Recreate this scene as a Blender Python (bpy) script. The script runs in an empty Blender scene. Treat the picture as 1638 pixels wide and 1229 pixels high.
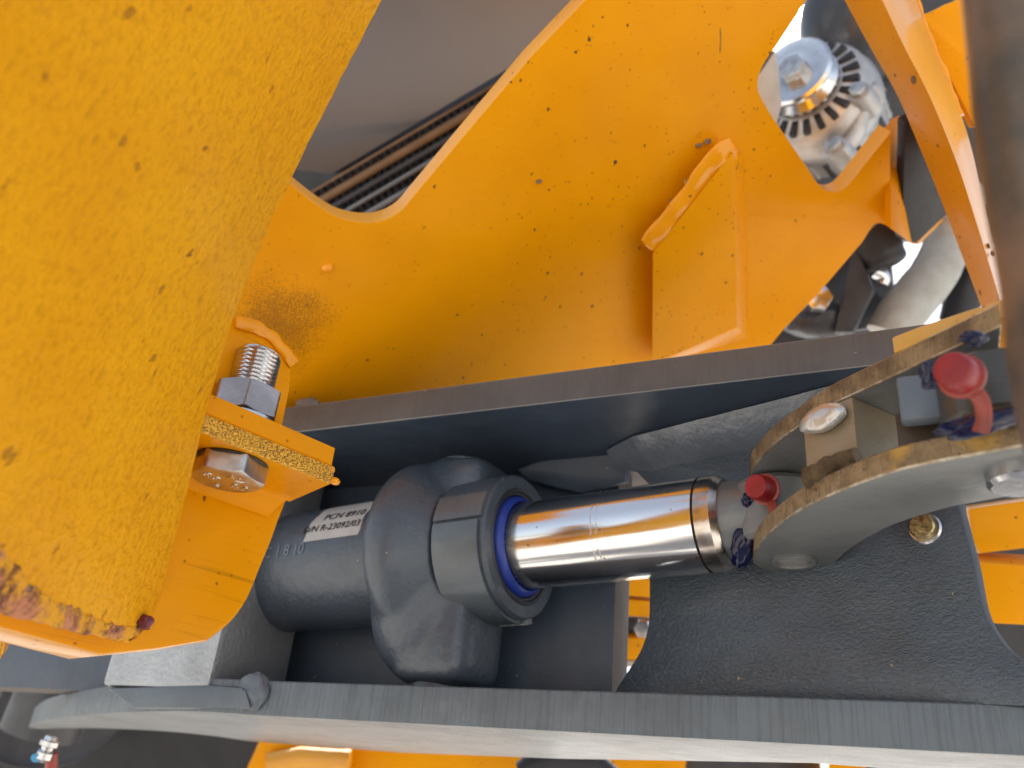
import bpy, bmesh, math, random
from mathutils import Vector, Matrix, noise
from mathutils.geometry import tessellate_polygon
V = Vector
R = math.radians
rng = random.Random(7)
scene = bpy.context.scene
COL = scene.collection

# ------------------------------------------------------------------ camera, sky, sun
F = 1363.0                                   # focal length in photo pixels (photo 1638 wide)
def nrm(v): return V(v).normalized()
fu = nrm((.907, -.405, .116))                # along the machine frame
fv = V((.089, .454, .887)); fv = (fv - fu * fv.dot(fu)).normalized()   # machine's (and the world's) up
fn = fu.cross(fv)                            # out of the frame, towards the viewer
fwd = V((0, 1, 0))
Zw = fv; Yw = (fwd - Zw * fwd.dot(Zw)).normalized(); Xw = Yw.cross(Zw)
CAM = V((0, 0, .5))
def W(p): return V((p.dot(Xw), p.dot(Yw), p.dot(Zw))) + CAM
def Wd(p): return V((p.dot(Xw), p.dot(Yw), p.dot(Zw)))
cd = bpy.data.cameras.new('camera'); cam = bpy.data.objects.new('camera', cd); COL.objects.link(cam)
cd.sensor_width = 36; cd.lens = 36 * F / 1638; cd.clip_start = .005; cd.clip_end = 2000
cr, cu, cb = Wd(V((1, 0, 0))), Wd(V((0, 0, 1))), Wd(V((0, -1, 0)))
m = Matrix((cr, cu, cb)).transposed().to_4x4(); m.translation = CAM
cam.matrix_world = m
cd.dof.use_dof = True; cd.dof.focus_distance = .43; cd.dof.aperture_fstop = 9.0
scene.camera = cam
SUN_EL, SUN_AZ = R(52), R(6)                # the sun stands behind the machine, which shades itself
wd = bpy.data.worlds.new('World'); scene.world = wd; wd.use_nodes = True
wt = wd.node_tree; wt.nodes.clear()
sky = wt.nodes.new('ShaderNodeTexSky'); sky.sky_type = 'NISHITA'; sky.sun_disc = False
sky.sun_elevation = SUN_EL; sky.sun_rotation = SUN_AZ; sky.dust_density = 2.0
bg = wt.nodes.new('ShaderNodeBackground'); bg.inputs[1].default_value = .10
wo = wt.nodes.new('ShaderNodeOutputWorld')
hsv = wt.nodes.new('ShaderNodeHueSaturation'); hsv.inputs['Saturation'].default_value = .55      # hazy sky
wt.links.new(sky.outputs[0], hsv.inputs['Color']); wt.links.new(hsv.outputs[0], bg.inputs[0]); wt.links.new(bg.outputs[0], wo.inputs[0])
sd = bpy.data.lights.new('sun', 'SUN'); sun = bpy.data.objects.new('sun', sd); COL.objects.link(sun)
sd.energy = 5.0; sd.angle = R(.6); sd.color = (1, .95, .87)
sdir = V((math.sin(SUN_AZ) * math.cos(SUN_EL), math.cos(SUN_AZ) * math.cos(SUN_EL), math.sin(SUN_EL)))
sun.rotation_euler = sdir.to_track_quat('Z', 'Y').to_euler(); sun.location = (0, 0, 5)
scene.view_settings.view_transform = 'Standard'; scene.view_settings.look = 'None'
scene.view_settings.exposure = 1.42; scene.view_settings.gamma = 1
scene.cycles.max_bounces = 8; scene.cycles.diffuse_bounces = 5; scene.cycles.glossy_bounces = 5
scene.cycles.use_denoising = True

# ------------------------------------------------------------------ geometry helpers (camera frame: x right, y away, z up)
def ray(px, py): return V(((px - 819) / F, 1, (614.5 - py) / F))
def at(px, py, Y): return ray(px, py) * Y
def on(p, pl):
    d = ray(p[0], p[1]); return d * (pl[1].dot(pl[0]) / pl[1].dot(d))
def plane(p, n): return (V(p), nrm(n))
def plane3(a, b, c):
    n = (b - a).cross(c - a).normalized()
    if n.dot(a) > 0: n = -n
    return (a, n)
def off(pl, d): return (pl[0] + pl[1] * d, pl[1])

def poly(pts, seg=6):
    """pixel polygon; a third entry rounds that corner"""
    out = []; n = len(pts)
    for i, p in enumerate(pts):
        c = V((p[0], p[1]))
        if len(p) < 3 or p[2] <= 0: out.append((c.x, c.y)); continue
        a = V(pts[i - 1][:2]); b = V(pts[(i + 1) % n][:2])
        ra = min(p[2], (a - c).length * .48); rb = min(p[2], (b - c).length * .48)
        s = c + (a - c).normalized() * ra; e = c + (b - c).normalized() * rb
        for k in range(seg + 1):
            t = k / seg; q = s * (1 - t) ** 2 + c * 2 * t * (1 - t) + e * t * t
            out.append((q.x, q.y))
    return out
def crv(pts, sub=6):
    """open Catmull-Rom through points of any dimension"""
    P = [V(p) for p in pts]; P = [P[0] * 2 - P[1]] + P + [P[-1] * 2 - P[-2]]
    out = []
    for i in range(1, len(P) - 2):
        a, b, c, d = P[i - 1:i + 3]
        for k in range(sub):
            t = k / sub
            out.append(.5 * ((2 * b) + (c - a) * t + (2 * a - 5 * b + 4 * c - d) * t * t + (3 * b - a - 3 * c + d) * t ** 3))
    out.append(P[-2]); return out
def wob(pts3, step, amp, scale, seed=0):
    """densify a closed 3-d outline and make it uneven"""
    out = []; n = len(pts3)
    for i in range(n):
        a, b = pts3[i], pts3[(i + 1) % n]; k = max(1, int((b - a).length / step))
        for j in range(k):
            p = a.lerp(b, j / k)
            out.append(p + V(noise.noise_vector(p * scale + V((seed, 0, 0)))) * amp)
    return out
def ortho(d):
    d = nrm(d); r = V((0, 0, 1)) if abs(d.z) < .9 else V((1, 0, 0))
    x = r.cross(d).normalized(); return x, d.cross(x)

ORG = {}
class MB:
    def __init__(s): s.v = []; s.f = []; s.m = []; s.uv = []
    def add(s, vs, fs, mi=0, uvs=None):
        o = len(s.v); s.v += [V(p) for p in vs]
        for k, f in enumerate(fs):
            s.f.append([o + i for i in f]); s.m.append(mi if isinstance(mi, int) else mi[k])
            s.uv.append(uvs[k] if uvs else [(0, 0)] * len(f))
        return s
    def plate(s, pts, n, t, holes=(), b=.0009, fm=0, em=1, bm_=None):
        n = nrm(n); e1, e2 = ortho(n); o = pts[0]
        loops = []
        for li, L in enumerate([list(pts)] + [list(h) for h in holes]):
            q = [V(((p - o).dot(e1), (p - o).dot(e2))) for p in L]
            q = [p for i, p in enumerate(q) if (p - q[i - 1]).length > 1e-6]
            ar = sum(q[i - 1].x * q[i].y - q[i].x * q[i - 1].y for i in range(len(q)))
            if (ar < 0) == (li == 0): q.reverse()
            loops.append(q)
        def offs(q, d):
            r = []; k = len(q)
            for i in range(k):
                u = (q[i] - q[i - 1]).normalized(); w = (q[(i + 1) % k] - q[i]).normalized()
                nu = V((-u.y, u.x)); nw = V((-w.y, w.x)); mm = nu + nw
                if mm.length < .3: mm = nu
                mm.normalize(); r.append(q[i] + mm * d / max(.45, mm.dot(nu)))
            return r
        b = min(b, t * .4)
        prof = [(b, 0), (.3 * b, .3 * b), (0, b), (0, t - b), (b, t)]
        base = len(s.v); rings = []
        for q in loops:
            rr = []
            for (d, z) in prof:
                rr.append(len(s.v)); s.v += [o + e1 * p.x + e2 * p.y - n * z for p in offs(q, d)]
            rings.append(rr)
            k = len(q); arc = [0]
            for i in range(k): arc.append(arc[-1] + (q[(i + 1) % k] - q[i]).length)
            for j in range(len(prof) - 1):
                for i in range(k):
                    i2 = (i + 1) % k
                    s.f.append([rr[j] + i, rr[j + 1] + i, rr[j + 1] + i2, rr[j] + i2]); s.m.append(bm_ if bm_ is not None and j in (0, 1, 3) else fm if j == 0 else em)
                    z0, z1 = prof[j][1], prof[j + 1][1]
                    s.uv.append([(arc[i], z0), (arc[i], z1), (arc[i + 1], z1), (arc[i + 1], z0)])
        for side, (d, j) in enumerate(((prof[0][0], 0), (prof[-1][0], len(prof) - 1))):
            LL = [[V((p.x, p.y, 0)) for p in offs(q, d)] for q in loops]
            idx = [rings[li][j] + i for li, q in enumerate(loops) for i in range(len(q))]
            flat = [p for L in LL for p in L]
            for tri in tessellate_polygon(LL):
                a, c, e = (flat[i] for i in tri)
                cw = (c - a).cross(e - a).z
                if abs(cw) < 1e-14: continue
                tr = list(tri)
                if (cw < 0) == (side == 0): tr.reverse()
                s.f.append([idx[i] for i in tr]); s.m.append(fm); s.uv.append([(flat[i].x, flat[i].y) for i in tr])
        return s
    def loft(s, rings, closed=True, cap=True, mi=0):
        k = len(rings[0]); vs = [p for r in rings for p in r]; fs = []; uv = []
        acc = 0
        for j in range(len(rings) - 1):
            d = (rings[j + 1][0] - rings[j][0]).length
            for i in range(k if closed else k - 1):
                i2 = (i + 1) % k; fs.append([j * k + i, j * k + i2, (j + 1) * k + i2, (j + 1) * k + i])
                uv.append([(i / k, acc), ((i + 1) / k, acc), ((i + 1) / k, acc + d), (i / k, acc + d)])
            acc += d
        if cap and closed:
            fs.append(list(range(k))[::-1]); uv.append([(0, 0)] * k)
            fs.append([(len(rings) - 1) * k + i for i in range(k)]); uv.append([(0, 0)] * k)
        return s.add(vs, fs, mi, uv)
    def lathe(s, p, d, prof, seg=48, mi=0, cap=True):
        d = nrm(d); x, y = ortho(d); p = V(p)
        return s.loft([[p + d * z + (x * math.cos(2 * math.pi * i / seg) + y * math.sin(2 * math.pi * i / seg)) * max(r, 1e-5)
                        for i in range(seg)] for z, r in prof], cap=cap, mi=mi)
    def tube(s, path, r, seg=16, mi=0, lump=0, ls=200, flat=1.0, up=None):
        rings = []; n = len(path); px = None
        for i, p in enumerate(path):
            d = (path[min(i + 1, n - 1)] - path[max(i - 1, 0)]).normalized()
            if up is not None: x = (up - d * up.dot(d)).normalized()
            elif px is None: x = ortho(d)[0]
            else: x = (px - d * px.dot(d)).normalized()
            px = x; y = d.cross(x); rr = r[i] if isinstance(r, (list, tuple)) else r
            ring = []
            for k in range(seg):
                a = 2 * math.pi * k / seg; q = p + (x * math.cos(a) * flat + y * math.sin(a)) * rr
                if lump: q = q + (q - p).normalized() * noise.noise(q * ls) * lump
                ring.append(q)
            rings.append(ring)
        return s.loft(rings, mi=mi)
    def box(s, c, ax, h, b=.001, mi=0):
        bm = bmesh.new(); bmesh.ops.create_cube(bm, size=2)
        for v in bm.verts: v.co = V((v.co.x * h[0], v.co.y * h[1], v.co.z * h[2]))
        if b: bmesh.ops.bevel(bm, geom=bm.edges[:], offset=b, segments=2, profile=.6, affect='EDGES')
        bm.verts.index_update()
        M3 = [nrm(a) for a in ax]
        s.add([c + M3[0] * v.co.x + M3[1] * v.co.y + M3[2] * v.co.z for v in bm.verts], [[v.index for v in f.verts] for f in bm.faces], mi,
              [[(v.co.x, v.co.y + v.co.z) for v in f.verts] for f in bm.faces])
        bm.free(); return s
    def hull(s, pts, b=0, mi=0):
        bm = bmesh.new()
        for p in pts: bm.verts.new(p)
        r = bmesh.ops.convex_hull(bm, input=bm.verts[:])
        bmesh.ops.dissolve_limit(bm, angle_limit=.03, verts=bm.verts[:], edges=bm.edges[:])
        if b: bmesh.ops.bevel(bm, geom=bm.edges[:], offset=b, segments=2, profile=.6, affect='EDGES')
        bmesh.ops.recalc_face_normals(bm, faces=bm.faces[:])
        bm.verts.index_update()
        s.add([v.co for v in bm.verts], [[v.index for v in f.verts] for f in bm.faces], mi); bm.free(); return s
    def blob(s, c, ax, h, amp=.2, sc=1.5, sub=3, seed=0, mi=0):
        bm = bmesh.new(); bmesh.ops.create_icosphere(bm, subdivisions=sub, radius=1); bm.verts.index_update()
        M3 = [nrm(a) for a in ax]; vs = []
        for v in bm.verts:
            k = 1 + amp * noise.fractal(v.co * sc + V((seed, seed * .7, 0)), 1, 2, 3)
            q = v.co * k; vs.append(c + M3[0] * q.x * h[0] + M3[1] * q.y * h[1] + M3[2] * q.z * h[2])
        s.add(vs, [[v.index for v in f.verts] for f in bm.faces], mi); bm.free(); return s
    def text(s, txt, size, fn_map, depth=0, mi=0):
        cu_ = bpy.data.curves.new('tmp', 'FONT'); cu_.body = txt; cu_.size = size; cu_.align_x = 'CENTER'; cu_.align_y = 'CENTER'
        cu_.extrude = depth; cu_.resolution_u = 3
        ob = bpy.data.objects.new('tmp', cu_); COL.objects.link(ob)
        me = bpy.data.meshes.new_from_object(ob.evaluated_get(bpy.context.evaluated_depsgraph_get()))
        s.add([fn_map(v.co.x, v.co.y, v.co.z) for v in me.vertices], [list(p.vertices) for p in me.polygons], mi)
        bpy.data.objects.remove(ob); bpy.data.curves.remove(cu_); bpy.data.meshes.remove(me); return s
    def build(s, name, mats, parent=None, label=None, cat=None, group=None, kind=None, smooth=38, recalc=True):
        wv = [W(p) for p in s.v]
        if parent is not None: org = ORG[parent.name]
        else:
            org = sum(wv, V((0, 0, 0))) / len(wv); org.z = min(p.z for p in wv)
        me = bpy.data.meshes.new(name)
        me.from_pydata([p - org for p in wv], [], s.f)
        uvl = me.uv_layers.new(name='UVMap')
        flat = [c for u in s.uv for p in u for c in p]
        if len(flat) == 2 * len(me.loops): uvl.data.foreach_set('uv', flat)
        me.polygons.foreach_set('material_index', s.m)
        if recalc:
            bm = bmesh.new(); bm.from_mesh(me); bmesh.ops.recalc_face_normals(bm, faces=bm.faces[:]); bm.to_mesh(me); bm.free()
        for mt in (mats if isinstance(mats, (list, tuple)) else [mats]): me.materials.append(mt)
        if smooth: me.shade_smooth(); me.set_sharp_from_angle(angle=R(smooth))
        o = bpy.data.objects.new(name, me); COL.objects.link(o)
        if parent is not None: o.parent = parent
        else: o.location = org
        ORG[o.name] = org
        if label: o['label'] = label
        if cat: o['category'] = cat
        if group: o['group'] = group
        if kind: o['kind'] = kind
        return o
def thing(name, label, cat, base, group=None):
    o = bpy.data.objects.new(name, None); COL.objects.link(o); o.empty_display_size = .02
    o.location = W(base); ORG[o.name] = W(base); o['label'] = label; o['category'] = cat
    if group: o['group'] = group
    return o

# ------------------------------------------------------------------ materials
class NT:
    def __init__(s, name):
        s.mt = bpy.data.materials.new(name); s.mt.use_nodes = True; s.t = s.mt.node_tree; s.n = s.t.nodes
        s.b = s.n['Principled BSDF']; s.tc = s.n.new('ShaderNodeTexCoord')
    def lk(s, a, b): s.t.links.new(a, b)
    def math(s, op, a, b=None, c=None):
        x = s.n.new('ShaderNodeMath'); x.operation = op
        for i, q in enumerate((a, b, c)):
            if q is None: continue
            if isinstance(q, (int, float)): x.inputs[i].default_value = q
            else: s.lk(q, x.inputs[i])
        return x.outputs[0]
    def vec(s, stretch=(1, 1, 1), uv=False):
        mp = s.n.new('ShaderNodeMapping'); mp.inputs['Scale'].default_value = stretch
        s.lk(s.tc.outputs['UV' if uv else 'Object'], mp.inputs[0]); return mp.outputs[0]
    def noise(s, scale, detail=4, rough=.55, stretch=(1, 1, 1), uv=False, dist=0):
        x = s.n.new('ShaderNodeTexNoise'); x.inputs['Scale'].default_value = scale; x.inputs['Detail'].default_value = detail
        x.inputs['Roughness'].default_value = rough; x.inputs['Distortion'].default_value = dist
        s.lk(s.vec(stretch, uv), x.inputs['Vector']); return x.outputs[0]
    def ramp(s, x, lo, hi):
        r = s.n.new('ShaderNodeMapRange'); r.interpolation_type = 'SMOOTHSTEP'
        r.inputs[1].default_value = lo; r.inputs[2].default_value = hi; s.lk(x, r.inputs[0]); return r.outputs[0]
    def specks(s, scale, size, dens, soft=.08, stretch=(1, 1, 1)):
        """scattered spots, each with its own size: 1 inside"""
        x = s.n.new('ShaderNodeTexVoronoi'); x.inputs['Scale'].default_value = scale
        wn = s.n.new('ShaderNodeTexNoise'); wn.inputs['Scale'].default_value = scale * 2.2; s.lk(s.vec(), wn.inputs['Vector'])
        mx = s.n.new('ShaderNodeVectorMath'); mx.operation = 'MULTIPLY_ADD'
        s.lk(wn.outputs['Color'], mx.inputs[0]); mx.inputs[1].default_value = (.5 / scale,) * 3; s.lk(s.vec(stretch), mx.inputs[2])
        s.lk(mx.outputs[0], x.inputs['Vector'])
        sp = s.n.new('ShaderNodeSeparateColor'); s.lk(x.outputs['Color'], sp.inputs[0])
        rad = s.math('MULTIPLY', s.math('POWER', s.ramp(sp.outputs[0], 1 - dens, 1), 1.6), size)
        d = s.math('SUBTRACT', rad, x.outputs['Distance'])
        return s.ramp(d, 0, soft * size)
    def mix(s, fac, a, b):
        x = s.n.new('ShaderNodeMix'); x.data_type = 'RGBA'
        if isinstance(fac, (int, float)): x.inputs[0].default_value = fac
        else: s.lk(fac, x.inputs[0])
        for i, q in ((6, a), (7, b)):
            if isinstance(q, tuple): x.inputs[i].default_value = (*q, 1)
            else: s.lk(q, x.inputs[i])
        return x.outputs[2]
    def bump(s, hs, strength=1):
        """hs: (socket, metres)"""
        h = None
        for k, w in hs:
            y = s.math('MULTIPLY', k, w); h = y if h is None else s.math('ADD', h, y)
        bp = s.n.new('ShaderNodeBump'); bp.inputs['Distance'].default_value = 1; bp.inputs['Strength'].default_value = strength
        s.lk(h, bp.inputs['Height']); s.lk(bp.outputs[0], s.b.inputs['Normal'])
    def fin(s, col, rough, metal=0, spec=.5, coat=0):
        for nm, q in (('Base Color', col), ('Roughness', rough), ('Metallic', metal), ('Specular IOR Level', spec), ('Coat Weight', coat)):
            if isinstance(q, tuple): s.b.inputs[nm].default_value = (*q, 1)
            elif isinstance(q, (int, float)): s.b.inputs[nm].default_value = q
            else: s.lk(q, s.b.inputs[nm])
        s.b.inputs['Coat Roughness'].default_value = .12
        return s.mt

YEL = (.76, .30, .0003); YDK = (.70, .26, .006); BRN = (.09, .035, .012); RUST = (.30, .085, .03)
def m_yellow(name, base=YEL, speck=1.0, rough=.33, coarse=0, edge=False, soot=None, brush=0):
    t = NT(name)
    c = t.mix(t.ramp(t.noise(9, 5), .35, .7), base, (base[0] * .9, base[1] * .86, base[2]))
    s1 = t.specks(160, .22, .22 * speck, .25); s2 = t.specks(400, .34, .24 * speck, .3); s3 = t.specks(70, .12, .16 * speck, .2)
    zone = t.ramp(t.noise(11, 2), .42, .6)
    c = t.mix(t.math('MULTIPLY', s1, .85), c, (.12, .05, .015)); c = t.mix(t.math('MULTIPLY', t.math('MULTIPLY', s2, zone), .8), c, (.24, .09, .01)); c = t.mix(s3, c, (.10, .06, .04))
    if brush:
        ln = t.math('MULTIPLY', t.ramp(t.noise(1, 3, .6, (14, 14, 900)), .58, .68), t.ramp(t.noise(22, 3), .45, .6)); c = t.mix(t.math('MULTIPLY', ln, brush), c, (.20, .075, .004))
    if soot is not None:
        ds = t.n.new('ShaderNodeVectorMath'); ds.operation = 'DISTANCE'; t.lk(t.vec(), ds.inputs[0]); ds.inputs[1].default_value = soot
        dd = t.math('ADD', ds.outputs[1], t.math('MULTIPLY', t.noise(30, 4), .05))
        fall = t.math('SUBTRACT', 1, t.ramp(dd, .02, .085))
        gr = t.math('ADD', t.noise(1100, 2, .7), t.math('MULTIPLY', fall, .34))
        so = t.math('MULTIPLY', t.ramp(gr, .60, .80), t.ramp(fall, 0, .25)); c = t.mix(t.math('MULTIPLY', so, .7), c, (.16, .065, .010))
    hs = [(t.noise(420, 3), .00006 + .0004 * coarse), (s1, -.0004), (s2, -.0003), (s3, .0005), (t.noise(26, 2), .0007)]
    sp_, ct_ = (.09, .03) if not edge else (.5, .4)
    if edge: hs.append((t.noise(1, 4, stretch=(900, 30, 1), uv=True), .0003))
    t.bump(hs)
    return t.fin(c, t.math('MULTIPLY_ADD', t.noise(60, 3), .15, rough - .07), 0, sp_, ct_)
def m_yellow_rough():
    t = NT('rough_yellow_paint')
    c = t.mix(t.ramp(t.noise(14, 5), .35, .68), (.90, .42, .003), (.84, .365, .002))
    g1 = t.noise(430, 4, .6, (1, 1, .62)); g2 = t.noise(190, 4, .6, (1, 1, .5))
    c = t.mix(t.math('MULTIPLY', t.math('SUBTRACT', 1, t.ramp(g1, .36, .50)), .34), c, (.58, .22, .004))     # darker pits put the orange peel's shading into the colour
    c = t.mix(t.math('MULTIPLY', t.math('SUBTRACT', 1, t.ramp(g2, .30, .42)), .28), c, (.60, .24, .006))
    p1 = t.specks(120, .18, .18, .3, (1, 1, .5)); p2 = t.specks(170, .28, .25, .3, (1, 1, .5))
    c = t.mix(t.math('MULTIPLY', p1, .8), c, (.26, .09, .02)); c = t.mix(t.math('MULTIPLY', p2, .6), c, (.34, .13, .02))
    t.bump([(g1, .0030), (g2, .0032), (t.noise(70, 3, .5), .0012), (p1, -.0012), (p2, -.0008)])
    return t.fin(c, .45, 0, .12, .02)
def m_speckle():
    t = NT('flame_cut_yellow_edge')
    nz = t.ramp(t.noise(1500, 3, .7), .36, .52)
    c = t.mix(nz, (.26, .10, .006), (.92, .47, .015)); t.bump([(nz, .0007), (t.noise(300, 3), .0005)])
    return t.fin(c, .35, 0, .5, .3)
def m_sooty():
    t = NT('yellow_with_overspray')
    c = t.mix(t.ramp(t.noise(700, 3, .7), .4, .62), YEL, (.33, .14, .01)); t.bump([(t.noise(700, 3, .7), .0006)])
    return t.fin(c, .6)
def m_grey(name, base, rough, tex=.0001, texs=500, metal=0, stri=0, dirt=.3, dirtc=(.12, .085, .055), dots=True, spec=.5, leather=0, coat=0, lump=.0005):
    t = NT(name)
    c = t.mix(t.ramp(t.noise(18, 6, .6), .38, .7), base, tuple(k * .72 for k in base))
    c = t.mix(t.math('MULTIPLY', t.ramp(t.noise(28, 7, .68), .56, .78), dirt), c, dirtc)
    hs = [(t.noise(texs, 4, .6), tex), (t.noise(45, 3), lump)]
    if dots:
        d = t.specks(230, .18, .10, .2); c = t.mix(d, c, (.30, .25, .18)); hs.append((d, .0003))
    if stri:
        gm = .30 if stri > .0006 else .12
        sn = t.noise(1, 3, .6, (380, 12, 1), True); c = t.mix(t.math('MULTIPLY', t.math('SUBTRACT', 1, t.ramp(sn, .38, .52)), gm), c, tuple(k * .35 for k in base))  # darker grooves put shading into the colour where the bump stays weak
        hs.append((sn, stri * 1.6)); hs.append((t.noise(1, 2, .5, (90, 90, 1), True), stri * .6))
    if leather: hs.append((t.noise(430, 3, .5, (1, 1, 1.7), dist=.8), leather))
    t.bump(hs)
    return t.fin(c, t.math('MULTIPLY_ADD', t.noise(70, 4), .22, rough - .11), metal, spec, coat)
def m_plain(name, col, rough, metal=0, var=.2, tex=.00008, texs=350, spec=.5, coat=0, col2=None, vs=40):
    t = NT(name); c2 = col2 or tuple(k * (1 - var) for k in col)
    c = t.mix(t.ramp(t.noise(vs, 5, .6), .35, .68), col, c2); t.bump([(t.noise(texs, 3), tex)])
    return t.fin(c, t.math('MULTIPLY_ADD', t.noise(90, 4), .16, max(.02, rough - .08)), metal, spec, coat)
def m_panel():
    t = NT('grey_panel_paint'); d = t.specks(55, .16, .2, .3); d2 = t.specks(24, .10, .25, .3)
    c = t.mix(t.math('MULTIPLY', t.math('MAXIMUM', d, d2), .8), t.mix(t.ramp(t.noise(8, 4), .35, .7), (.145, .145, .16), (.13, .134, .152)), (.03, .03, .035))
    t.bump([(t.noise(60, 3), .0001)]); return t.fin(c, .34)
def m_rust():
    t = NT('flaking_rust')
    c = t.mix(t.ramp(t.noise(90, 6, .75), .40, .58), (.60, .24, .12), (.13, .035, .02)); c = t.mix(t.ramp(t.noise(55, 6, .75), .44, .56), c, (.80, .37, .015)); c = t.mix(t.ramp(t.noise(130, 6, .7), .57, .66), c, (.16, .11, .08))
    t.bump([(t.noise(160, 6, .7), .003)]); return t.fin(c, .75, 0, .3)
def m_goldedge():
    t = NT('rusty_cut_edge')
    c = t.mix(t.ramp(t.noise(60, 6, .65), .36, .66), (.31, .215, .11), (.13, .085, .045))
    c = t.mix(t.ramp(t.noise(25, 3), .58, .72), c, (.52, .31, .06)); s = t.specks(420, .35, .4); c = t.mix(t.math('MULTIPLY', s, .7), c, (.10, .05, .02))
    t.bump([(t.noise(1, 3, .6, (650, 90, 1), True), .0012), (t.noise(420, 4), .0009)]); return t.fin(c, .5, .25)
def m_chrome():
    t = NT('hard_chrome')
    sv = t.n.new('ShaderNodeSeparateXYZ'); t.lk(t.tc.outputs['UV'], sv.inputs[0]); v = sv.outputs[1]
    def band(at_, w):
        return t.math('SUBTRACT', 1, t.ramp(t.math('ABSOLUTE', t.math('SUBTRACT', t.math('ADD', v, t.math('MULTIPLY', t.noise(60, 2), .0012)), at_)), w * .5, w))
    rings = t.math('ADD', t.math('MULTIPLY', band(.0905, .0007), .8), t.math('MULTIPLY', band(.094, .0006), .8)); rings = t.math('ADD', rings, t.math('MULTIPLY', band(.125, .0005), .4))
    rings = t.math('MULTIPLY', rings, t.ramp(t.noise(90, 4), .38, .6))
    grime = t.math('MULTIPLY', t.math('SUBTRACT', 1, t.ramp(t.math('ADD', v, t.math('MULTIPLY', t.noise(120, 4), .012)), .038, .048)), .7)
    film = t.ramp(t.noise(1, 5, .6, (38, 9, 1), True), .45, .75)
    spots = t.specks(260, .3, .12)
    t.bump([(t.noise(900, 2), .000003), (rings, -.00002)])
    c = t.mix(t.math('MULTIPLY', rings, .4), (.80, .79, .78), (.45, .36, .27)); c = t.mix(t.math('MULTIPLY', grime, .6), c, (.20, .14, .09)); c = t.mix(t.math('MULTIPLY', spots, .6), c, (.12, .08, .05))
    r = t.math('ADD', t.math('MULTIPLY_ADD', film, .08, .14), t.math('MULTIPLY', t.math('ADD', rings, grime), .18))
    return t.fin(c, r, 1)

MY = m_yellow('yellow_paint'); MYE = m_yellow('yellow_paint_edge', (.80, .36, .03), .3, .38, edge=True)
MYC = m_yellow('yellow_paint_clean', (.80, .315, .001), .7, .28, brush=.35); MYW = m_yellow('yellow_weld_paint', (.86, .335, .004), .4, .14); MYW.node_tree.nodes['Principled BSDF'].inputs['Coat Weight'].default_value = .7
MYR = m_yellow_rough(); MSP = m_speckle(); MSO = m_sooty(); MRU = m_rust(); MGO = m_goldedge(); MCH = m_chrome()
MGC = m_grey('grey_cylinder_paint', (.056, .074, .098), .40, .0006, 240, spec=.7, coat=.15, lump=.0014, dirt=.5, dirtc=(.10, .075, .055))
MWO = m_plain('worn_bright_edge', (.52, .47, .38), .35, .7, .3, .0006, 300, col2=(.26, .19, .11), vs=150)
MWG = m_grey('worn_grey_edge', (.24, .23, .22), .38, dirt=.5)
MG = m_grey('grey_paint', (.050, .070, .104), .42, .00016, 300, spec=.5)
MGE = m_grey('grey_cut_edge', (.125, .15, .172), .42, .0002, 350, stri=.0011, dirt=.3)
MGU = m_grey('brown_grey_cut_edge', (.105, .094, .088), .42, .00015, 350, stri=.0003, dirt=.55)
MGB = m_grey('bright_mill_grey', (.25, .265, .28), .36, .0016, 420, metal=.6, dirt=.6, dirtc=(.06, .06, .06))
MGL = m_grey('leathery_grey_paint', (.054, .073, .096), .32, .0001, 300, leather=.0009, dirt=.12, spec=.7, coat=.2)
MGW = m_grey('grey_weld_paint', (.15, .175, .21), .24, .0009, 150, dirt=.1, spec=.8, coat=.4)
MGK = m_grey('grey_ring_paint', (.085, .105, .125), .36, .0002, 260, spec=.7, coat=.2)
MBR = m_plain('brown_steel_edge', (.10, .075, .06), .5, .2)
MLK = m_grey('phosphated_steel', (.20, .207, .207), .40, .00025, 260, metal=.3, dirt=.35, dirtc=(.16, .12, .08))
MZN = m_plain('zinc_plated_steel', (.60, .60, .60), .30, 1, .35, .0001, 300, col2=(.42, .40, .37), vs=120)
MNT = m_plain('dull_nut_steel', (.46, .41, .39), .27, .95, .3, .00012, 400)
MSL = m_plain('bright_steel', (.72, .72, .73), .2, 1, .2)
MBS = m_plain('blue_seal', (.02, .05, .32), .35, 0, .2)
MGR = m_plain('blue_grease', (.003, .005, .038), .2, 0, .3, .0001, 120, .5, 0)
MRD = m_plain('red_plastic', (.30, .008, .010), .42, 0, .25, .0001, 200)
MRS = m_plain('dirty_red_plastic', (.34, .05, .035), .4, 0, .4, .0002, 150, col2=(.16, .04, .025))
MWH = m_plain('white_weld_steel', (.66, .64, .60), .3, .6, .2, .0004, 300)
MST = m_plain('sticker_paper', (.48, .48, .47), .45, 0, .15)
MIK = m_plain('black_ink', (.015, .015, .017), .6)
MAL = m_plain('cast_aluminium', (.50, .50, .50), .42, .65, .25, .0003, 250)
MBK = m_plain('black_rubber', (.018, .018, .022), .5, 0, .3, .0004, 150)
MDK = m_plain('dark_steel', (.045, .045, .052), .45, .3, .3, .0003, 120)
MPI = m_plain('dirty_white_pipe', (.42, .41, .37), .42, 0, .3, .0003, 100, col2=(.36, .33, .28))
MPL = m_panel()
MFI = m_plain('radiator_metal', (.16, .16, .17), .3, .8, .2)
MFO = m_plain('amber_strip', (.17, .095, .045), .4, .2)
MPO = m_plain('dark_brown_hose', (.19, .115, .075), .38, .1, .5, .0006, 40, col2=(.04, .042, .038), vs=22)
MPZ = m_plain('bluish_plastic', (.13, .155, .18), .3, 0, .1)
MBL = m_plain('sky_blue_plastic', (.05, .30, .55), .35)
MGD = m_plain('dull_brown', (.07, .045, .025), .5, 0, .4)

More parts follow.
